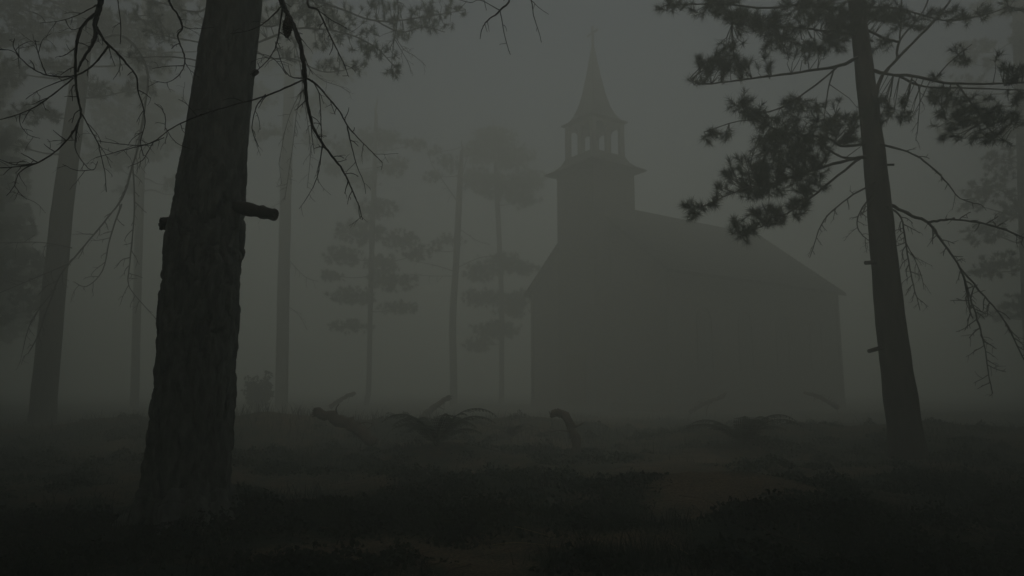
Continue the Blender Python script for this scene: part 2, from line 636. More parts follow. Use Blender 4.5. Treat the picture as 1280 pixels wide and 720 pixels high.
class Pine:
    def __init__(self, label, trunk, d, top=17.0, group=None, segs=20, relief=False, sub=10, root=True):
        self.bark = M_BARK if relief else M_BARK_DARK
        """trunk: [(px, py, width_px)] from the foot up"""
        self.d = d
        pts = [P(x, y, d) for x, y, _ in trunk]
        rad = []
        for (x, y, wpx), p in zip(trunk, pts):
            dep = p.y * CO + (p.z - CAM_H) * SI
            rad.append(wpx / 2 / F * dep)
        g = gh(pts[0].x, pts[0].y)
        lo, hi = pts[-2], pts[-1]
        if top > hi.z + 0.5:
            dv = (hi - lo)
            if dv.z > 0.01:
                nst = 4
                for k in range(1, nst + 1):
                    t = k / nst
                    zz_ = lerp(hi.z, top, t)
                    pts.append(hi + dv * ((zz_ - hi.z) / dv.z) + Vector((random.uniform(-.06, .06), random.uniform(-.06, .06), 0)))
                    rad.append(lerp(rad[len(trunk) - 1], 0.03, t ** 0.9))
        d0 = (pts[1] - pts[0]).normalized()
        foot = pts[0] - d0 * ((pts[0].z - g + 0.25) / d0.z)
        if root:
            pts.insert(0, foot)
            rad.insert(0, rad[0] * 1.12)
        self.pts, self.rad = pts, rad
        self.obj = thing('pine_tree', (foot.x, foot.y, g), label, 'tree', group)
        sp_, sr_ = smooth(pts, rad, sub)
        tb_ = MB()
        rel = None
        if relief:
            def rel(p, an):
                c_, s_ = math.cos(an), math.sin(an)
                wv = noise.noise(Vector((c_ * 2.5, s_ * 2.5, p.z * 1.6)))
                q = Vector((c_ * 3.4 + 0.25 * wv, s_ * 3.4 + 0.25 * wv, p.z * 3.1 + 0.4 * wv))
                dd_, pp_ = noise.voronoi(q)
                cl = noise.cell(pp_[0] * 9.7)
                e1 = min(1.0, (dd_[1] - dd_[0]) / 0.22)
                dd_, pp_ = noise.voronoi(q * 2.3)
                cl2 = noise.cell(pp_[0] * 9.7)
                e2 = min(1.0, (dd_[1] - dd_[0]) / 0.3)
                amp = 1.0 if p.z < 3.0 else max(0.25, 1.0 - (p.z - 3.0) * 1.2)
                return 1 + 0.03 * noise.noise(Vector((c_ * 1.6, s_ * 1.6, p.z * 1.1))) + amp * (0.05 * e1 + 0.022 * e2 - 0.06 + 0.065 * cl + 0.03 * cl2)
        else:
            def rel(p, an):
                return 1 + 0.06 * noise.noise(Vector((math.cos(an) * 2, math.sin(an) * 2, p.z * 2.3)))
        tb_.tube(sp_, sr_, segs, True, rel)
        self.tb = tb_
        self.wood = []        # sample points of living limbs
        self.nb = MB()

    def at(self, z):
        for i in range(len(self.pts) - 1):
            a, b = self.pts[i], self.pts[i + 1]
            if a.z <= z <= b.z:
                t = (z - a.z) / (b.z - a.z)
                return a.lerp(b, t), lerp(self.rad[i], self.rad[i + 1], t)
        return (self.pts[-1].copy(), self.rad[-1])

    def limb(self, pts, r0, r1, sides=7, sub=5, jit=0.004, keep=True):
        n = len(pts)
        rad = [lerp(r0, r1, (i / (n - 1)) ** 0.8) for i in range(n)]
        sp_, sr_ = smooth(pts, rad, sub, jit)
        self.tb.tube(sp_, sr_, sides)
        if keep:
            self.wood += sp_[len(sp_) // 4:]
        return sp_, sr_

    def clump(self, c, rx, ry, rz, n, ln=0.13, wd=0.011, nn=34, reach=2.5):
        """n needle tufts spread through an ellipsoid, each on a twig from the nearest limb"""
        W = np.array([tuple(q) for q in self.wood]) if self.wood else None
        for _ in range(n):
            q = unit() * (random.random() ** 0.45)
            p = c + Vector((q.x * rx, q.y * ry, q.z * rz))
            if W is not None:
                dd = np.linalg.norm(W - np.array(p), axis=1)
                i = int(np.argmin(dd))
                src = self.wood[i] if dd[i] < reach else c
            else:
                src = c
            v = p - src
            d = (v.normalized() if v.length > 0.02 else unit()) + Vector((0, 0, 0.35)) + unit() * 0.35
            d.normalize()
            mid = src.lerp(p, 0.55) + Vector((0, 0, -0.06 * v.length)) + unit() * 0.03
            end = p - d * 0.03
            r = 0.004 + 0.004 * min(1, v.length)
            self.tb.tube([src, mid, p - d * 0.14, end], [r * 1.3, r, r * 0.7, r * 0.4], 4)
            for k in range(random.choice((1, 2, 2, 3))):
                d2 = (d + unit() * (0.0 if k == 0 else 0.8)).normalized()
                p2 = p if k == 0 else p - d * 0.10 + d2 * random.uniform(0.10, 0.2)
                tuft(self.nb, p2, d2, nn, ln, wd)

    def whorls(self, z0, z1, n, l0, l1, tuf, up=0.25, **kw):
        """limbs with needle clumps on the part of the stem from z0 to z1"""
        for i in range(n):
            t = (i + random.random()) / n
            z_ = lerp(z0, z1, t)
            p, r = self.at(z_)
            a = i * 2.4 + random.uniform(-0.5, 0.5)
            l = lerp(l0, l1, t) * random.uniform(0.7, 1.15)
            d = Vector((math.cos(a), math.sin(a), up * random.uniform(0.2, 1.6)))
            tip = p + d * l
            mid = p + d * l * 0.5 + Vector((0, 0, -0.07 * l)) + unit() * 0.06 * l
            self.limb([p, p + d * l * 0.22, mid, tip], min(r * 0.45, 0.02 + 0.014 * l), 0.008, 6)
            for k in range(3):
                c = mid.lerp(tip, (0.25, 0.65, 1.0)[k]) + unit() * 0.12 * l + Vector((0, 0, 0.06 * l))
                s = l * (0.17, 0.20, 0.17)[k]
                self.clump(c, s * 1.25, s * 1.25, s * 0.55, tuf, **kw)

    def finish(self):
        self.tb.build('trunk', self.bark, self.obj, True)
        if self.nb.n:
            self.nb.build('crown', M_NEEDLE, self.obj)
        return self.obj


def dead_branch(tree, strands, depth, tw=(0.16, 0.16, 0.0035), level=1, name='dead_branch', wob=0.25, sub=5, jit=0.0012, droop=0.4, sides=6, thick=0.72):
    """strands: (list of (px, py) or world points, r0_px, r1_px); one part of the tree"""
    mb = MB()
    for st in strands:
        line, r0, r1 = st[:3]
        dd = st[3] if len(st) > 3 else depth
        ph = random.uniform(0, 6)
        pts = []
        for i, q in enumerate(line):
            if isinstance(q, Vector):
                pts.append(q)
            else:
                pts.append(P(q[0], q[1], dd + wob * (math.sin(ph + i * 0.7) - math.sin(ph))))
        n = len(pts)
        rad = [lerp(sz(r0, dd), sz(r1, dd), (i / (n - 1)) ** 0.8) * thick for i in range(n)]
        sp_, sr_ = smooth(pts, rad, sub, jit)
        mb.tube(sp_, sr_, sides)
        if tw:
            twiggy(mb, sp_, sr_, tw[0], tw[1], tw[2], level, droop)
    return mb.build(name, M_DEAD, tree.obj, True)


# ---- the big pine in the left foreground
big = Pine('thickest dark pine trunk with flaking bark and two broken stubs, rooted in the moss nearest', [(229, 655, 104), (234, 600, 98), (245, 466, 93), (252, 350, 90), (258, 283, 86), (268, 200, 76), (283, 80, 68), (294, 0, 64)],
           6.4, 16.5, segs=120, relief=True, sub=44)
bp_ = big.pts[1]
for k in range(8):
    a = k * 0.8 + random.uniform(-.2, .2)
    dv = Vector((math.cos(a), math.sin(a), 0))
    s0 = bp_ + dv * 0.27 + Vector((0, 0, 0.30))
    e = bp_ + dv * random.uniform(0.50, 0.62)
    e.z = gh(e.x, e.y) - 0.06
    m_ = bp_ + dv * 0.40
    m_.z = gh(m_.x, m_.y) + 0.06
    sp_, sr_ = smooth([s0, m_, e], [0.11, 0.10, 0.05], 6, 0.004)
    big.tb.tube(sp_, sr_, 10)
big.whorls(6.3, 16.2, 26, 2.8, 0.9, 7, nn=22, wd=0.014)
# broken stubs
for st in ([(285, 256), (315, 262.5), (344, 269)], [(230, 277), (214, 279.5), (200.5, 279.5)]):
    sb = MB()
    d_ = 6.35
    pts_ = [P(x, y, d_ - 0.05 * i) for i, (x, y) in enumerate(st)]
    r_ = sz(8.0, d_)
    sp_, sr_ = smooth(pts_, [r_ * 1.2, r_ * 1.0, r_ * 0.95], 8, 0.001)
    sb.tube(sp_, sr_, 12, True, lambda p, an: 1 + 0.06 * noise.noise(Vector((math.cos(an) * 2, math.sin(an) * 2, p.x * 14))))
    ax = (pts_[-1] - pts_[-2]).normalized()
    for k in range(5):                                   # splintered end
        o_ = ax.orthogonal().normalized()
        o_ = Matrix.Rotation(k * 1.3, 3, ax) @ o_
        sb.tube([pts_[-1] + o_ * r_ * 0.5 - ax * 0.02, pts_[-1] + o_ * r_ * 0.55 + ax * random.uniform(0.004, 0.015)], [r_ * 0.4, r_ * 0.25], 5)
    sb.build('branch_stub', M_DEAD, big.obj, True)
kb = MB()
kp = P(317, 92, 6.35)
kb.tube([kp, kp + Vector((0.03, -0.03, 0.0)), kp + Vector((0.055, -0.04, 0.005))], [0.028, 0.03, 0.02], 8)
kb.build('branch_stub', M_DEAD, big.obj, True)

tz = lambda z_: big.at(z_)[0]
LD = 5.0
left_strands = [
    ([tz(6.6), P(230, -90, 5.9), P(150, -70, 5.3), P(129, -25, LD), (126, 0), (123, 15), (119, 28), (119, 45), (113, 60), (103, 75), (97, 90)], 9.0, 1.8),
    ([(118, 18), (105, 30), (98, 45), (95, 65), (94, 95), (97, 120), (101, 140), (98, 152), (88, 170), (72, 187), (48, 203), (25, 208), (-8, 210)], 3.0, 1.0),
    ([(101, 140), (112, 160), (122, 178), (125, 190), (131, 215), (133, 240)], 1.2, 0.5),
    ([(121, 34), (130, 50), (145, 65), (160, 82), (170, 95), (173, 115), (179, 135), (181, 155), (176, 175), (179, 195)], 2.6, 0.6),
    ([(135, 58), (125, 72), (112, 85), (98, 93), (80, 96), (58, 94), (40, 85), (25, 72), (17, 58), (18, 48)], 1.8, 0.7),
    ([(25, 72), (14, 63), (-6, 62)], 0.9, 0.5),
    ([(58, 93), (52, 80), (47, 64), (44, 50)], 1.1, 0.5),
    ([(48, 66), (53, 50), (64, 42)], 0.7, 0.4),
    ([(96, 94), (75, 102), (50, 112), (32, 124)], 1.1, 0.4),
    ([(92, 97), (70, 115), (50, 130), (30, 140), (10, 147), (-10, 151)], 1.5, 0.8),
    ([(25, 143), (25, 155), (35, 168), (50, 173)], 0.9, 0.4),
    ([(44, 204), (25, 215), (18, 232), (8, 245)], 1.1, 0.4),
    ([(18, 231), (25, 242), (33, 249)], 0.7, 0.4),
    ([(45, 204), (20, 206), (-6, 197)], 1.2, 0.6),
    ([(122, 6), (105, 15), (80, 25), (50, 29)], 1.2, 0.4),
    ([(82, 25), (90, 37), (107, 31)], 0.8, 0.4),
    ([(150, 55), (151, 30), (146, -5)], 0.7, 0.7),
    ([(98, 155), (94, 185), (108, 208), (117, 212), (122, 202)], 1.1, 0.6),
    ([(117, 212), (96, 213), (78, 205)], 0.8, 0.4),
]
dead_branch(big, left_strands, LD, tw=(0.13, 0.17, 0.0045), level=1, wob=0.18, jit=0.004)
mid_strands = [
    ([tz(6.9), P(235, -70, 5.6), (212, -6), (222, 18), (228, 35), (222, 45), (229, 65), (231, 78), (225, 92), (210, 103), (192, 101)], 2.6, 0.5),
    ([(231, 78), (238, 88), (249, 97)], 0.9, 0.4), ([(229, 82), (207, 83), (190, 86)], 0.9, 0.4), ([(228, 33), (240, 36), (268, 34)], 0.8, 0.4),
]
dead_branch(big, mid_strands, 5.2, tw=(0.12, 0.13, 0.004), level=1, wob=0.12, jit=0.004)
RD = 4.8
right_strands = [
    ([tz(6.2), P(318, -95, 5.7), P(342, -40, RD), (352, 0), (358, 15), (368, 35), (375, 55), (379, 75), (381, 95), (382, 115), (386, 140), (392, 160), (402, 178), (415, 195), (428, 212), (438, 232), (444, 247), (449, 258), (453, 275)], 7.0, 0.5),
    ([(379, 88), (381, 105), (384, 125)], 3.6, 2.2),
    ([(382, 97), (395, 105), (410, 122), (425, 140), (435, 158), (450, 175), (468, 193), (478, 203)], 2.0, 0.6),
    ([(466, 191), (472, 193), (498, 192)], 0.7, 0.3),
    ([(434, 158), (440, 185), (447, 210), (455, 228), (457, 242)], 1.3, 0.4),
    ([(403, 180), (400, 205), (395, 225), (385, 245), (374, 261)], 1.3, 0.4),
    ([(388, 148), (390, 170), (393, 192)], 0.8, 0.4),
    ([(390, 100), (399, 118), (401, 145), (402, 178)], 1.0, 0.7),
    ([(383, 97), (368, 97), (357, 90), (348, 66), (344, 52)], 1.3, 0.5),
    ([(353, 8), (350, 30), (347, 50), (340, 68), (325, 85), (313, 93)], 1.7, 0.7),
    ([(352, 8), (335, 25), (315, 37), (288, 42)], 1.4, 0.5),
    ([(378, 100), (350, 113), (320, 124), (290, 132), (245, 146), (215, 160), (190, 178), (160, 186), (120, 197)], 1.6, 0.6),
    ([(206, 163), (207, 148), (202, 136), (193, 129)], 0.9, 0.5),
    ([(207, 160), (220, 178), (241, 187)], 0.8, 0.4),
    ([(246, 145), (234, 131), (223, 124)], 0.8, 0.4),
    ([(192, 177), (178, 200), (163, 207)], 0.8, 0.4),
    ([(205, 172), (180, 181), (150, 180), (122, 176)], 0.9, 0.5),
    ([(332, 118), (320, 135), (315, 160), (323, 183)], 1.1, 0.7),
    ([(358, 93), (340, 72), (318, 66)], 0.8, 0.4),
]
rb = dead_branch(big, right_strands, RD, tw=(0.14, 0.17, 0.0045), level=1, wob=0.16, jit=0.004)
far_sprigs = [
    ([tz(7.0), P(420, -110, 6.2), (385, -6), (398, 13), (408, 35), (420, 60), (430, 80), (436, 96)], 3.0, 0.5),
    ([(398, 13), (414, 25), (433, 35)], 1.0, 0.5),
]
dead_branch(big, far_sprigs, 5.6, tw=(0.16, 0.14, 0.0045), level=1, wob=0.12, jit=0.004)
top_sprigs = [
    ([tz(7.2), P(470, -150, 6.2), P(590, -80, 5.8), (636, -12), (625, 13), (610, 25), (603, 35), (600, 49)], 3.4, 0.5),
    ([(625, 13), (630, 40), (635, 60), (638, 68)], 1.1, 0.5),
    ([P(590, -80, 5.8), (650, -35), (664, 0), (667, 20), (672, 35), (677, 53)], 1.6, 0.5),
    ([(664, 0), (674, 10), (686, 18)], 0.8, 0.4),
    ([(606, 30), (609, 40)], 0.7, 0.4), ([P(590, -80, 5.8), (603, -10), (608, 13)], 1.0, 0.4), ([(625, 13), (600, 0), (588, 3), (560, -4)], 0.9, 0.4),
]
dead_branch(big, top_sprigs, 5.6, tw=(0.3, 0.10, 0.004), level=0, wob=0.12, jit=0.004)
# a cone hanging on the right branch
cn = MB()
cp = P(359, 25, RD)
for k in range(14):
    t = k / 13
    for j in range(7):
        an = j * 2 * math.pi / 7 + k * 0.45
        rr = 0.034 * math.sin(math.pi * (0.16 + 0.80 * t)) ** 0.7
        o_ = Vector((math.cos(an), math.sin(an), 0)) * rr
        q = cp + Vector((0.004, 0, -0.135 * t))
        cn.tube([q, q + o_ * 0.75 + Vector((0, 0, 0.004)), q + o_ + Vector((0, 0, -0.006))], [0.010, 0.011, 0.006], 5)
cn.tube([cp + Vector((0, 0, 0.03)), cp + Vector((0.004, 0, -0.14))], [0.006, 0.012], 6)
cone = cn.build('pine_cone', M_CONE, big.obj)
big.finish()

# ---- the slender pine on the right
DR = 11.8
rp_ = Pine('slender leaning pine with needled boughs and drooping dead branches, standing right of the church', [(1136, 572, 46), (1132, 545, 41), (1122, 470, 37), (1113, 400, 34), (1104, 310, 30), (1096, 225, 27), (1089, 160, 24), (1082, 100, 22), (1076, 50, 20), (1070, 0, 18)],
           DR, 15.5, segs=22, sub=10)


def px_limb(tree, line, r0, r1, d0, d1, keep=True, sides=6):
    n = len(line)
    pts = [P(x, y, lerp(d0, d1, i / (n - 1))) for i, (x, y) in enumerate(line)]
    return tree.limb(pts, sz(r0, d0), sz(r1, d1), sides, 5, 0.006, keep)


live = [
    ([(1078, 68), (1050, 82), (1000, 90), (940, 98), (880, 105), (862, 98)], 2.4, 0.6, 10.5),
    ([(1045, 85), (1015, 110), (975, 135), (945, 140), (925, 128)], 1.6, 0.5, 10.3),
    ([(1043, 84), (1035, 112), (1030, 150)], 1.2, 0.5, 10.9),
    ([(1092, 178), (1055, 183), (1040, 175), (1020, 170), (980, 165), (935, 150), (880, 165)], 1.9, 0.5, 10.7),
    ([(1092, 193), (1062, 198), (1040, 190), (1030, 178), (1040, 150), (1050, 135)], 1.9, 0.6, 12.5),
    ([(1088, 196), (1060, 200), (1010, 215), (970, 228), (930, 236), (868, 262)], 2.4, 0.5, 10.1),
    ([(1075, 198), (1040, 225), (1010, 250), (960, 280), (925, 292)], 2.0, 0.5, 10.9),
    ([(1085, 85), (1105, 92), (1140, 95), (1180, 103), (1230, 105), (1285, 103)], 2.4, 1.0, 10.5),
    ([(1125, 96), (1155, 108), (1210, 110), (1285, 113)], 1.7, 0.8, 11.9),
    ([(1094, 122), (1102, 97), (1120, 75), (1150, 45), (1185, 5), (1200, -25)], 2.8, 1.2, 12.5),
    ([(1121, 74), (1125, 50), (1150, 20), (1165, -10)], 1.8, 0.9, 12.9),
    ([(1123, 52), (1105, 48), (1078, 34)], 1.7, 1.5, 11.9),
    ([(1125, 50), (1126, 20), (1128, -20)], 1.3, 0.8, 12.1),
    ([(1074, 45), (1040, 40), (1000, 35), (950, 32), (915, 30)], 1.9, 0.6, 10.3),
    ([(1072, 20), (1020, 5), (960, 10), (900, 5), (835, 6)], 2.2, 0.6, 9.9),
    ([(1072, 10), (1120, 10), (1180, 25), (1225, 20), (1262, 8)], 1.8, 0.6, 13.1),
    ([(1195, 104), (1215, 130), (1240, 165), (1265, 180)], 1.2, 0.5, 11.1),
    ([(1165, 103), (1185, 80), (1215, 55)], 1.0, 0.5, 11.3),
]
for line, r0, r1, d1 in live:
    px_limb(rp_, line, r0, r1, DR if line[0][0] < 1100 else lerp(DR, d1, 0.4), d1)
WOODR = [(q.x, q.y, q.z) for q in rp_.wood]


def to_px(p):
    x, y, z_ = p[0], p[1], p[2] - CAM_H
    dep = y * CO + z_ * SI
    return 640 + F * x / dep, 360 - F * (-y * SI + z_ * CO) / dep


WPX = np.array([to_px(p) for p in WOODR])


def px_clump(tree, x, y, rx, ry, dens=1.0, **kw):
    i = int(np.argmin((WPX[:, 0] - x) ** 2 + (WPX[:, 1] - y) ** 2))
    d = WOODR[i][1] + random.uniform(-0.25, 0.25)
    n = max(3, int(dens * rx * ry / 25))
    tree.clump(P(x, y, d), sz(rx, d), sz(min(rx, 40), d) * 0.8, sz(ry, d), n, **kw)


for e in [(836, 6, 18, 9), (880, 12, 26, 12), (905, 5, 30, 12), (850, 10, 14, 7), (980, 50, 30, 12), (1000, 60, 24, 10), (925, 22, 34, 18), (965, 32, 50, 17), (1010, 12, 55, 26), (1042, 42, 34, 22), (1030, 60, 25, 12), (1055, 15, 40, 25),
          (905, 62, 26, 15), (893, 82, 28, 20), (925, 85, 18, 22), (872, 98, 12, 8), (955, 72, 12, 24, .6),
          (888, 166, 17, 9), (910, 170, 12, 7), (928, 126, 16, 12), (940, 140, 24, 14), (985, 165, 44, 32), (1010, 190, 40, 22), (1042, 150, 26, 34), (1062, 165, 18, 30), (1000, 130, 25, 14), (965, 185, 30, 22),
          (930, 212, 32, 20), (962, 222, 40, 24), (1000, 215, 34, 22), (905, 235, 16, 9), (940, 240, 26, 14), (868, 262, 17, 14), (893, 250, 14, 8),
          (935, 288, 28, 13), (912, 280, 16, 8), (970, 272, 32, 16), (1000, 252, 26, 14), (1015, 235, 20, 14), (955, 262, 20, 12),
          (1105, 135, 28, 12), (1120, 152, 24, 10), (1098, 60, 22, 14, .6), (1120, 22, 34, 20), (1175, 22, 40, 12), (1215, 18, 26, 12), (1262, 8, 24, 10), (1090, 20, 30, 22),
          (1200, 70, 22, 12, .6), (1250, 72, 10, 20, .6), (1268, 95, 18, 14), (1180, 122, 26, 16), (1215, 135, 30, 18), (1200, 150, 40, 14), (1255, 145, 26, 22), (1232, 172, 34, 9), (1190, 168, 20, 8), (1275, 125, 20, 14), (1168, 93, 16, 8, .6)]:
    px_clump(rp_, *e[:4], dens=e[4] if len(e) > 4 else 1.0, nn=56, wd=0.006, ln=0.15)
rp_.whorls(10.2, 15.2, 16, 2.6, 0.8, 7, nn=26, wd=0.014)
dd1 = [
    ([(1115, 257), (1140, 270), (1160, 278), (1180, 305), (1200, 335), (1210, 365), (1222, 400), (1230, 430), (1236, 470), (1241, 492)], 3.3, 0.7),
    ([(1160, 278), (1180, 275), (1200, 275), (1240, 282), (1285, 299)], 2.2, 1.2),
    ([(1200, 335), (1230, 370), (1255, 400), (1275, 440), (1284, 455)], 1.9, 0.9),
    ([(1206, 350), (1212, 385), (1216, 398)], 1.9, 0.9),
]
dead_branch(rp_, dd1, 11.5, tw=(0.14, 0.38, 0.012), level=1, wob=0.35, jit=0.010, droop=0.3)
dead_branch(rp_, [([(1108, 258), (1126, 272), (1133, 310), (1140, 350), (1147, 376), (1150, 388)], 2.0, 0.6), ([(1131, 300), (1150, 340), (1155, 362)], 0.9, 0.4)], 11.4, tw=(0.11, 0.28, 0.011), level=1, wob=0.2, jit=0.008)
dead_branch(rp_, [([(1100, 181), (1135, 190), (1160, 205), (1185, 230), (1200, 248), (1226, 256)], 2.0, 0.6), ([(1140, 100), (1150, 112), (1148, 150), (1145, 176)], 1.2, 0.5)], 11.5, tw=(0.18, 0.26, 0.010), level=1, wob=0.3, jit=0.008)
dead_branch(rp_, [([(1094, 228), (1060, 248), (1030, 275), (1018, 305), (1012, 322)], 1.6, 0.6), ([(1094, 238), (1075, 265), (1072, 285), (1085, 300), (1096, 306)], 1.4, 0.6), ([(1092, 250), (1084, 262), (1074, 268)], 1.2, 0.5)], 11.5, tw=(0.14, 0.28, 0.010), level=1, wob=0.3, jit=0.008)
for st, rr in (([(1104, 328), (1092, 328), (1082, 328.5)], 3.2), ([(1114, 432), (1100, 435), (1086, 439)], 3.0), ([(1092, 208), (1085, 208)], 1.6), ([(1100, 206), (1118, 206)], 1.6)):
    sb = MB()
    pts_ = [P(x, y, DR - 0.1 * i) for i, (x, y) in enumerate(st)]
    sb.tube(pts_, [sz(rr, DR) * (1 - 0.1 * i) for i in range(len(st))], 8)
    sb.build('branch_stub', M_DEAD, rp_.obj)
rp_.finish()


# ---- pines further back
def back_pine(label, trunk, d, top, ells, dead=(), wh=None, nn=30, wd=0.016, ln=0.2, dens=1.0, dtw=(0.35, 0.5, 0.016), limbs=None):
    t = Pine(label, trunk, d, top, 'pines standing in the fog', segs=12, sub=6)
    LW = []
    for ln_, r0, d1 in (limbs or ()):
        px_limb(t, ln_, r0, 0.5, d, d1)
    if limbs:
        LW = [(to_px(q), q.y) for q in t.wood]
    for e in ells:
        x, y, rx, ry = e[:4]
        if limbs:
            dc = min(LW, key=lambda w_: (w_[0][0] - x) ** 2 + (w_[0][1] - y) ** 2)[1] + random.uniform(-.3, .3)
            t.clump(P(x, y, dc), sz(rx, d), sz(min(rx, 40), d) * 0.8, sz(ry, d), max(5, int(dens * rx * ry * (d / 14) ** 2 / 42)), ln=ln, wd=wd, nn=nn)
            continue
        dj = random.uniform(-1, 1) * min(2.0, sz(rx, d)) * 0.6
        c = P(x, y, d + dj)
        zb = c.z - abs((c - t.at(c.z)[0]).length) * random.uniform(-0.15, 0.2)
        a, r = t.at(max(zb, 2.0))
        v = c - a
        m1 = a + v * 0.4 + Vector((0, 0, -0.05 * v.length))
        side = Vector((v.x, v.y, 0))
        if side.length > 0.01:
            side.normalize()
        t.limb([a, m1, c, c + side * sz(rx, d) * 0.8], min(r * 0.5, 0.015 + 0.012 * v.length), 0.008, 5, 3)
        n = max(5, int(dens * rx * ry * (d / 14) ** 2 / 42))
        t.clump(c, sz(rx, d), sz(min(rx, 40), d) * 0.7, sz(ry, d), n, ln=ln, wd=wd, nn=nn)
    if wh:
        t.whorls(*wh[:6], nn=nn, wd=wd, ln=ln)
    for strands, dd in dead:
        dead_branch(t, strands, dd, tw=dtw, level=1, wob=0.5, jit=0.004)
    t.finish()
    return t


back_pine('pine with a broad bare lower trunk at far left and a drooping dead bough', [(52, 540, 32), (55, 500, 29), (66, 380, 26), (77, 270, 24), (86, 200, 22), (100, 90, 19), (110, 0, 17)], 22, 19.3,
          [(40, 40, 50, 26), (10, 90, 30, 24), (70, 85, 30, 18), (150, 35, 44, 24), (190, 75, 30, 22), (215, 25, 36, 18), (120, 110, 24, 14), (20, 10, 40, 18), (175, 110, 26, 14), (45, 140, 34, 16), (10, 180, 24, 14), (90, 15, 40, 18)],
          dead=[([([(101, 62), (150, 44), (183, 84), (180, 140), (172, 185), (164, 212), (158, 235), (150, 252), (138, 268), (115, 296), (93, 322), (75, 345), (62, 378), (48, 418), (35, 442)], 2.3, 0.8), ([(152, 255), (138, 296), (128, 338), (108, 358), (92, 352)], 1.4, 0.5),
                  ([(166, 205), (168, 260), (162, 330), (160, 352), (168, 368), (202, 406)], 1.5, 0.5), ([(85, 330), (50, 345), (-5, 368)], 1.2, 0.4), ([(90, 310), (50, 303), (-5, 304)], 1.1, 0.4),
                  ([(70, 360), (40, 400), (28, 440)], 1.0, 0.4)], 17.0)],
          wh=(13.0, 19.0, 26, 4.2, 1.4, 24), dens=1.6, dtw=(0.28, 0.45, 0.013))
back_pine('pine hidden behind the thickest trunk, only its needled boughs showing either side', [(243, 575, 22), (250, 466, 20), (262, 283, 18), (280, 100, 16), (290, 0, 15)], 15, 14.5,
          [(420, 40, 50, 24), (465, 60, 36, 18), (505, 30, 44, 22), (548, 26, 30, 16), (490, 92, 24, 10), (440, 82, 24, 12), (395, 14, 50, 18), (540, 8, 40, 10), (470, 8, 44, 14), (408, 85, 24, 10), (576, 10, 16, 8), (345, 20, 36, 18), (360, 60, 24, 14), (205, 40, 30, 16), (180, 22, 30, 14), (165, 70, 20, 10)],
          dead=[([([(350, 20), (370, 60), (378, 108), (371, 140), (366, 182), (360, 222), (356, 250)], 1.3, 0.5), ([(378, 110), (384, 150), (388, 190), (384, 235)], 0.9, 0.4), ([(378, 110), (360, 150), (350, 200), (352, 230)], 0.8, 0.4),
                  ([(372, 70), (400, 98), (425, 108), (437, 116)], 0.9, 0.4)], 15.6),
                ([([(440, -20), (480, -18), (497, 2), (494, 45), (488, 62), (500, 74)], 1.2, 0.5), ([(494, 46), (505, 62), (518, 70), (532, 82)], 0.8, 0.4), ([(493, 48), (490, 72), (491, 100)], 0.8, 0.4), ([(494, 50), (510, 78), (514, 92)], 0.7, 0.4)], 15.0)],
          wh=(9.6, 14.0, 14, 2.6, 0.9, 8), nn=46, wd=0.007, ln=0.15, dens=1.25, dtw=(0.2, 0.3, 0.009),
          limbs=[([(283, 62), (325, 52), (372, 36), (425, 40), (468, 58), (500, 92)], 2.0, 14.2), ([(289, 8), (340, -8), (410, 6), (470, 26), (525, 22), (582, 12)], 2.2, 15.8), ([(286, 34), (330, 70), (368, 74), (405, 90), (445, 84)], 1.5, 16.2),
                 ([(468, 25), (500, 40), (530, 34), (556, 40)], 1.0, 15.0), ([(283, 62), (245, 52), (205, 44), (172, 20)], 1.6, 16.0), ([(281, 85), (225, 72), (160, 72)], 1.4, 14.2)])
back_pine('pine with a tall straight trunk right of the thickest trunk, a shrub at its foot', [(351, 520, 16.5), (352, 490, 16), (354, 380, 15), (357, 250, 14), (361, 120, 13), (366, 0, 13)], 36, 20.8,
          [(330, 60, 36, 26), (345, 20, 46, 22), (395, 45, 36, 20), (420, 90, 30, 16), (320, 120, 30, 18), (390, 130, 30, 16), (410, 20, 36, 20), (330, 165, 24, 12), (400, 175, 26, 12)],
          dead=[([([(357, 320), (380, 345), (398, 352)], 1.0, 0.4)], 36.0), ([([(358, 250), (335, 262), (322, 280)], 0.9, 0.4)], 36.0), ([([(355, 380), (372, 392), (384, 412)], 0.8, 0.4)], 36.0)],
          wh=(18.0, 20.6, 12, 3.4, 1.0, 8), wd=0.024, ln=0.24, dens=1.2, dtw=(0.5, 0.6, 0.018))
back_pine('thin pine with layered drooping foliage, left of the forked bare-stemmed pine', [(459, 498, 6.5), (461, 480, 6.5), (463, 380, 6), (465, 300, 7), (468, 220, 6), (470, 150, 5)], 41, 19.3,
          [(470, 175, 40, 14), (490, 208, 26, 12), (440, 190, 30, 16), (450, 290, 34, 18), (500, 300, 26, 14), (430, 320, 26, 14), (490, 350, 34, 14), (440, 370, 34, 12), (500, 385, 30, 9), (440, 408, 30, 9), (470, 260, 30, 14), (455, 225, 24, 12), (475, 330, 24, 14), (520, 180, 18, 8), (420, 210, 20, 10), (520, 320, 18, 8), (415, 345, 18, 8)], wd=0.024, ln=0.26, nn=24, dens=1.4)
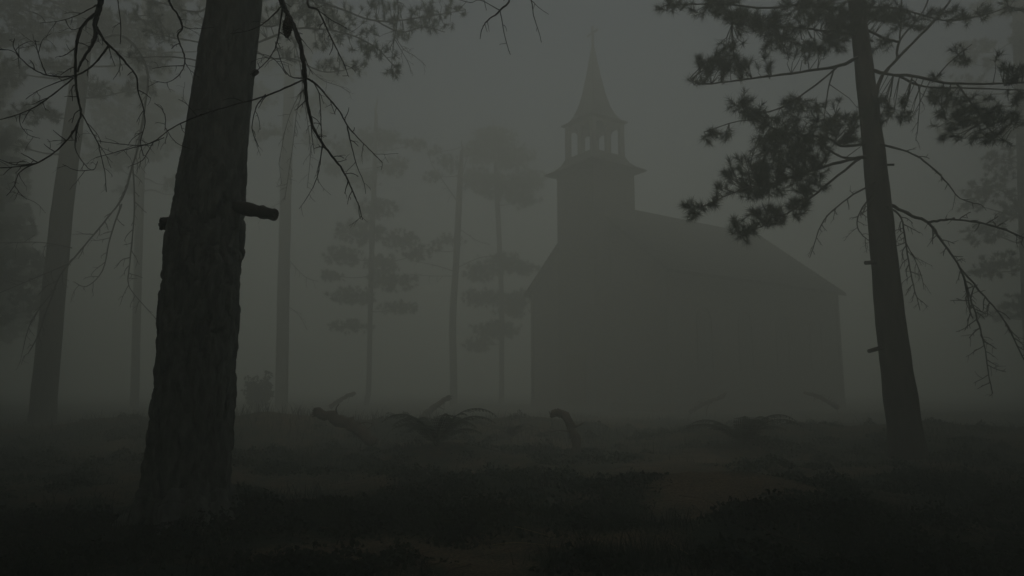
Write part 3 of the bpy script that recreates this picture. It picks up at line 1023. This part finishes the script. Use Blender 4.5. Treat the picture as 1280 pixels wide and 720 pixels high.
back_pine('bare-stemmed pine with a forked top and horizontal dead limbs, left of the church tower', [(567, 500, 9.5), (567, 470, 9), (566, 400, 8.6), (570, 330, 8), (573, 270, 8), (575, 225, 7), (577, 195, 5)], 41, 16.4,
          [(560, 300, 24, 8, 1), (535, 312, 20, 7), (560, 205, 22, 12), (540, 220, 16, 10), (545, 190, 12, 8)],
          dead=[([([(570, 340), (545, 332), (515, 326)], 1.1, 0.4), ([(571, 335), (600, 322), (625, 320)], 1.1, 0.4), ([(574, 255), (555, 228), (540, 205), (533, 182)], 1.4, 0.5), ([(576, 225), (583, 200), (590, 180)], 1.2, 0.5),
                  ([(573, 285), (595, 300), (612, 306)], 0.9, 0.4), ([(570, 345), (540, 345), (512, 343)], 0.8, 0.4)], 41.0)], wd=0.026, ln=0.24, nn=20, dtw=(0.5, 0.6, 0.02))
back_pine('pale pine with a rounded crown, nearest to the left wall of the church', [(627, 500, 6.5), (627, 480, 6.5), (627, 380, 6), (624, 300, 6.5), (621, 240, 6), (619, 190, 5)], 46, 19.9,
          [(620, 172, 30, 14), (605, 190, 30, 16), (640, 195, 34, 18), (660, 225, 26, 16), (600, 225, 30, 16), (630, 235, 40, 16), (655, 250, 24, 10), (600, 340, 24, 12), (630, 330, 28, 14), (655, 335, 20, 9), (605, 372, 30, 12), (640, 385, 26, 12), (620, 412, 34, 12), (598, 430, 20, 10), (650, 372, 22, 10)], wd=0.03, ln=0.3, nn=24, dens=1.3)
back_pine('faint thin pine trunk between the far-left pine and the thickest trunk', [(168, 500, 10), (169, 470, 10), (172, 350, 9.5), (176, 200, 10), (180, 60, 9), (182, 0, 8)], 38, 20.6,
          [(150, 150, 40, 20), (200, 130, 34, 20), (190, 180, 30, 14), (140, 195, 26, 12), (225, 170, 24, 16)], wh=(12, 20.4, 26, 3.8, 1.2, 16), wd=0.024, ln=0.24, nn=22)
back_pine('pine at the right edge with dim sweeping foliage behind the drooping dead branches', [(1298, 520, 26), (1297, 480, 25), (1290, 350, 23), (1283, 200, 20), (1277, 60, 18), (1275, 0, 17)], 29, 20.0,
          [(1262, 200, 34, 20), (1240, 235, 40, 18), (1275, 260, 34, 24), (1235, 290, 36, 16), (1262, 330, 36, 18), (1225, 340, 26, 10), (1270, 380, 30, 16), (1240, 395, 26, 8), (1215, 255, 22, 10), (1255, 170, 30, 14)],
          wh=(12, 19.8, 24, 4.0, 1.2, 18), wd=0.018, ln=0.22)

# ---- added pines beside and behind the camera, unseen, to shade edges and foreground
random.seed(5)
edge = Pine('pine added out of view to shade the clearing', [(640, 600, 60), (642, 400, 52), (645, 200, 46), (647, 60, 40)], 9.0, 17.5, 'added shade pines out of view', segs=14, sub=5)
edge.whorls(4.4, 17.6, 60, 3.9, 1.2, 15, nn=28, wd=0.055, ln=0.24)
edge.finish()
for i, (x, y) in enumerate([(-14, 9), (-9.5, 1.8), (-19.5, 17), (-27, 25), (-17, 3), (-24, 13), (14.5, 11), (9.5, 3), (21, 18), (29, 26), (17, 4), (25, 12), (-4.5, -5), (4, -5.5), (0, -10), (36, 35), (-35, 34), (-5.0, 0.5), (5.2, 0.2), (0.5, -3.0), (-9, -4), (9, -4), (-14, -2), (14, -2), (-4, -10), (5, -11), (32, 19), (-30, 18), (-22, 22), (25, 20), (40, 28), (-12.5, 7), (-14.8, 12), (-17.6, 16), (-9, 4.2), (12.5, 7), (15, 12), (17.8, 16), (9, 4.2), (-6, -2), (6.5, -2), (-19, 8), (19, 9), (-23, 27), (-28, 34), (-24, 24.5), (-33, 42), (-20.5, 19.5), (27, 27), (30, 33), (24, 23), (36, 40), (-12, -8), (12, -8)]):
    if i == 0:
        root = edge.obj
    else:
        root = edge.obj.copy()
        COL.objects.link(root)
        for ch in edge.obj.children:
            c = ch.copy()
            COL.objects.link(c)
            c.parent = root
    root.location = (x, y, gh(x, y))
    root.rotation_euler = (0, 0, i * 1.9)
    s_ = 0.9 + 0.1 * ((i * 7) % 5) / 4
    root.scale = (s_, s_, s_)

# ------------------------------------------------------------------ shrub in the fog
sh_p = P(322, 495, 29)
sh_p.z = gh(sh_p.x, sh_p.y)
shrub = thing('shrub', sh_p, 'dim rounded shrub between the thickest trunk and the tall straight trunk behind it', 'shrub')
sm, lm = MB(), MB()
for k in range(40):
    a = random.uniform(0, 6.28)
    top_ = sh_p + Vector((math.cos(a) * random.uniform(0.1, 0.75), math.sin(a) * random.uniform(0.1, 0.75), random.uniform(0.6, 1.75)))
    sm.tube([sh_p + Vector((0, 0, -0.05)), sh_p.lerp(top_, 0.5) + unit() * 0.08, top_], [0.014, 0.010, 0.004], 5)
    for j in range(14):
        tuft(lm, sh_p.lerp(top_, random.uniform(0.55, 1.05)) + unit() * 0.14, unit() + Vector((0, 0, 0.4)), 14, 0.10, 0.045, 0.12)
sm.build('stems', M_DEAD, shrub)
lm.build('foliage', M_LEAF, shrub)


# ------------------------------------------------------------------ ferns
def fern(px, py, d, label, n, l0, seed):
    random.seed(seed)
    p = P(px, py, d)
    p.z = gh(p.x, p.y)
    f_ = thing('fern', p, label, 'fern', 'ferns in the clearing')
    for k in range(n):
        a = k * 2 * math.pi / n + random.uniform(-0.25, 0.25)
        l = l0 * random.uniform(0.7, 1.1)
        up = random.uniform(0.6, 1.1)
        mb = MB()
        path = []
        steps = 22
        x_ = 0.0
        z_ = 0.0
        el = R(72) * up
        for i in range(steps + 1):
            path.append(p + Vector((math.cos(a) * x_, math.sin(a) * x_, z_ - 0.02)))
            el -= R(118) * up / steps * (0.5 + 1.0 * i / steps)
            x_ += math.cos(el) * l / steps
            z_ += math.sin(el) * l / steps
        mb.tube(path, [0.010 * (1 - 0.8 * i / steps) for i in range(steps + 1)], 5)
        sdv = Vector((-math.sin(a), math.cos(a), 0))
        T = []
        for i in range(3, steps):
            t = i / steps
            ll = 0.155 * l0 * math.sin(math.pi * min(1, (t * 0.9 + 0.08))) ** 0.8
            tg = (path[i + 1] - path[i]).normalized()
            for s in (-1, 1):
                dv = (sdv * s + tg * 0.45 + Vector((0, 0, -0.25 + random.uniform(-.15, .1)))).normalized()
                q = path[i]
                for m in range(5):                      # pinnules
                    u0 = ll * m / 5
                    wdt = 0.038 * (1 - m / 7)
                    c0 = q + dv * u0
                    for s2 in (-1, 1):
                        T.append([c0, c0 + dv * ll / 5, c0 + dv * ll / 9 + tg * s2 * wdt + Vector((0, 0, -0.004))])
        mb.tris([[tuple(v) for v in t] for t in T])
        mb.build('frond', M_FERN, f_)
    return f_


fern(545, 570, 12.0, 'fern with long arching fronds left of the dark broken bough in the clearing', 14, 1.35, 21)
fern(930, 562, 13.2, 'fern with low spreading fronds in front of the long church wall', 14, 1.35, 35)
fern(640, 545, 16.2, 'small fern beside the dark broken bough, further off than the arching fern', 11, 0.8, 40)
random.seed(11)


# ------------------------------------------------------------------ fallen wood
def fallen(name, label, cat, line, d, r0, r1, snags=(), dd=None, rough=0.45, mat=None, group=None):
    pts = [P(x, y, (dd[i] if dd else d)) for i, (x, y) in enumerate(line)]
    n = len(pts)
    rad = [lerp(sz(r0, d), sz(r1, d), i / (n - 1)) for i in range(n)]
    sp_, sr_ = smooth(pts, rad, 5, 0.008)
    mb = MB()
    mb.tube(sp_, sr_, 14, True, lambda p, an: 1 + rough * noise.noise(Vector((math.cos(an) * 2, math.sin(an) * 2, p.x * 9 + p.z * 9))))
    # ragged ends
    ax = (sp_[0] - sp_[1]).normalized()
    for k in range(6):
        o_ = Matrix.Rotation(k * 1.05, 3, ax) @ ax.orthogonal().normalized()
        mb.tube([sp_[0] + o_ * sr_[0] * 0.55 - ax * 0.03, sp_[0] + o_ * sr_[0] * 0.6 + ax * random.uniform(0.02, 0.11)], [sr_[0] * 0.36, sr_[0] * 0.08], 5)
    twiggy(mb, sp_, sr_, 0.14, 0.34, 0.010, 1, 0.1, 5, 0.1)
    o = thing(name, pts[-1], label, cat, group)
    mb.build('stem', mat or M_ROT, o, True)
    for sn, a0, a1 in snags:
        b = MB()
        q = [P(x, y, d - 0.05 * i) for i, (x, y) in enumerate(sn)]
        sp2, sr2 = smooth(q, [lerp(sz(a0, d), sz(a1, d), i / (len(q) - 1)) for i in range(len(q))], 4, 0.003)
        b.tube(sp2, sr2, 6)
        b.build('snag', M_ROT, o, True)
    return o


G = 'fallen wood in the clearing'
fallen('fallen_log', 'thick broken log tilting up out of the grass, left of the ferns', 'log', [(394, 516), (415, 521), (435, 530), (455, 543), (470, 556)], 14.0, 6.0, 7.5, [([(425, 526), (420, 512), (424, 505)], 1.2, 0.4), ([(440, 534), (455, 528), (466, 530)], 1.2, 0.4)], group=G)
fallen('fallen_bough', 'dark hooked broken bough standing up from the ground before the church corner', 'fallen bough', [(691, 519), (698, 515), (706, 521), (714, 535), (719, 550), (722, 575)], 13.2, 4.2, 5.5, [([(712, 534), (720, 533), (729, 529)], 2.2, 1.0), ([(716, 540), (700, 538), (688, 540)], 1.0, 0.4)], group=G)
fallen('fallen_bough', 'short slanting broken bough beyond the arching fern', 'fallen bough', [(562, 497), (550, 503), (538, 513), (528, 522)], 23.0, 3.2, 3.6, [([(545, 507), (556, 512)], 1.0, 0.5)], group=G)
fallen('fallen_bough', 'faint stub of a broken bough beyond the thick log', 'fallen bough', [(443, 492), (434, 495), (424, 501), (412, 508)], 27.0, 2.2, 2.6, [], group=G)
fallen('fallen_bough', 'faint forked bough beyond the low spreading fern', 'fallen bough', [(906, 493), (895, 499), (882, 504), (868, 512), (862, 516)], 25.0, 2.2, 2.4, [([(888, 502), (884, 510), (883, 520)], 1.0, 0.5), ([(882, 504), (872, 502)], 1.0, 0.5)], group=G)
fallen('fallen_bough', 'faint thin bough leaning near the far end of the church', 'fallen bough', [(1006, 491), (1020, 495), (1036, 503), (1048, 510)], 25.0, 1.8, 2.6, [], group=G)

# ------------------------------------------------------------------ undergrowth
TR = []


def blades(xs, ys, hs, wd, lean):
    out = []
    for x, y, h in zip(xs, ys, hs):
        g = gh(x, y) - 0.01
        a = random.uniform(0, 6.28)
        l = lean * random.uniform(0.3, 1.2) * h
        b = random.uniform(0, 6.28)
        wx, wy = math.cos(b) * wd / 2, math.sin(b) * wd / 2
        mx_, my_ = x + math.cos(a) * l * 0.35, y + math.sin(a) * l * 0.35
        tx, ty = x + math.cos(a) * l, y + math.sin(a) * l
        mz = g + h * 0.6
        out.append([(x - wx, y - wy, g), (x + wx, y + wy, g), (mx_ + wx * .7, my_ + wy * .7, mz)])
        out.append([(x - wx, y - wy, g), (mx_ + wx * .7, my_ + wy * .7, mz), (mx_ - wx * .7, my_ - wy * .7, mz)])
        out.append([(mx_ - wx * .7, my_ - wy * .7, mz), (mx_ + wx * .7, my_ + wy * .7, mz), (tx, ty, g + h)])
    return out


gb = MB()
cnt = 0
for _ in range(12000):                                    # tussocks
    d = 4.2 * (30 / 4.2) ** random.random()
    x = random.uniform(-0.85, 0.85) * d
    m = moss(x, d)
    if m < 0.40 or random.random() > (m - 0.2) * 1.1 or nz(x, d, 0.8, 12.3) < -0.12:
        continue
    k = int(10 * (1 if d < 9 else 0.7))
    s = 0.05 + 0.007 * d
    hh = (0.03 + 0.15 * random.random() ** 3) * (0.55 + 0.6 * m) * (1 + 0.018 * d)
    xs = np.random.default_rng(cnt).normal(x, s, k)
    ys = np.random.default_rng(cnt + 99991).normal(d, s, k)
    gb.tris(blades(xs, ys, [hh * random.uniform(0.6, 1.3) for _k in range(k)], 0.0035 + 0.0007 * d, 0.7))
    cnt += 1
for (cx, cy, sx, sy, n, h) in ((-6.2, 17.0, 2.2, 0.9, 700, 0.32), (-2.2, 16.4, 2.6, 0.9, 500, 0.26), (0.8, 17.2, 2.0, 0.8, 350, 0.26), (1.8, 15.5, 1.2, .6, 200, .22), (-9.0, 18, 2.0, 1.0, 300, .3), (5, 15, 2.5, .8, 260, .2)):
    xs = RNG.normal(cx, sx, n)
    ys = RNG.normal(cy, sy, n)
    gb.tris(blades(xs, ys, [h * random.uniform(0.35, 1.2) for _k in range(n)], 0.012, 0.6))
tag(gb.build('grass', M_GRASS), 'short dark grass and moss tufts over the clearing', 'grass', kind='stuff')

# low leafy ground cover in uneven hummocks
hm = MB()
H = []
for _ in range(2000):
    d = 4.3 * (20 / 4.3) ** random.random()
    x = random.uniform(-0.85, 0.85) * d
    if moss(x, d) < 0.5 + 0.3 * random.random() - 0.15 or nz(x, d, 0.9, 21.0) < -0.02:
        continue
    rr, hh = random.uniform(0.12, 0.38), random.uniform(0.05, 0.19)
    k = int(70 + 420 * rr * (1.0 if d < 9 else 0.6))
    q = RNG.normal(size=(k, 2)) * rr * 0.5
    for a, b in q:
        g = gh(x + a, d + b)
        z_ = g + hh * math.exp(-(a * a + b * b) / (rr * rr) * 2.2) * random.uniform(0.25, 1.1)
        l = random.uniform(0.010, 0.024) * (1 + 0.03 * d)
        c = Vector((x + a, d + b, z_))
        u, v = unit() * l, unit() * l
        H.append([tuple(c - u), tuple(c + v), tuple(c + u)])
        H.append([tuple(c - u), tuple(c - v * 0.9), tuple(c + u)])
hm.tris(H)
tag(hm.build('ground_cover', M_LEAF), 'low dark leafy plants growing in hummocks over the forest floor', 'ground cover', kind='stuff')

# fallen sticks too many to count
st_ = MB()
for _ in range(420):
    d = 4.3 * (16 / 4.3) ** random.random()
    x = random.uniform(-0.8, 0.8) * d
    a, l = random.uniform(0, 6.28), random.uniform(0.12, 0.6)
    n_ = 5
    pl = []
    for k in range(n_):
        t = k / (n_ - 1) - 0.5
        X, Y = x + math.cos(a) * l * t + random.uniform(-.02, .02), d + math.sin(a) * l * t + random.uniform(-.02, .02)
        pl.append(Vector((X, Y, gh(X, Y) + random.uniform(0.004, 0.035))))
    r0 = random.uniform(0.002, 0.007)
    st_.tube(pl, [r0 * (1 - 0.12 * k) for k in range(n_)], 5)
tag(st_.build('twig_litter', M_ROT), 'broken twigs scattered over the forest floor', 'twigs', kind='stuff')

# needle and twig litter
lt = MB()
T = []
for _ in range(16000):
    d = 4.2 * (14 / 4.2) ** random.random()
    x = random.uniform(-0.8, 0.8) * d
    if moss(x, d) > 0.55 and random.random() > 0.12:
        continue
    a = random.uniform(0, 6.28)
    l = random.uniform(0.03, 0.10)
    g0 = gh(x, d) + random.uniform(0.002, 0.012)
    x1, y1 = x + math.cos(a) * l, d + math.sin(a) * l
    g1 = gh(x1, y1) + random.uniform(0.002, 0.018)
    wv = 0.0018
    T.append([(x - math.sin(a) * wv, d + math.cos(a) * wv, g0), (x + math.sin(a) * wv, d - math.cos(a) * wv, g0), (x1, y1, g1)])
lt.tris(T)
tag(lt.build('needle_litter', M_STRAW), 'fallen pine needles scattered between the moss tufts', 'litter', kind='stuff')

STALKS = [('pale dry stalk lying before the dark moss hummock, bent at its tip', [(643, 658), (665, 664), (690, 671)]), ('pale dry stalk curving beneath the bent one at the bottom middle', [(616, 681), (650, 678), (700, 684)]),
          ('short dry twig slanting in the moss, bottom right of the pale stalks', [(838, 679), (850, 686), (862, 694)]), ('thin dry twig on the brown litter beside the thickest trunk', [(318, 663), (332, 661), (346, 662)])]
for lab, line in STALKS:
    pts = []
    for i, (x, y) in enumerate(line):
        d = CAM_H * F / (y - 480) * 1.0
        for _k in range(6):
            q = P(x, y, d)
            d += (q.z - gh(q.x, q.y) - 0.03) * 4.0 if abs(q.z - gh(q.x, q.y)) > 0.004 else 0
        pts.append(q)
    sp_, sr_ = smooth(pts, [0.0035, 0.003, 0.0018], 6, 0.001)
    mb = MB()
    mb.tube(sp_, sr_, 5)
    tag(mb.build('dry_stalk', M_STRAW, None, True, loc=pts[0]), lab, 'stalk', 'dry stalks on the forest floor')
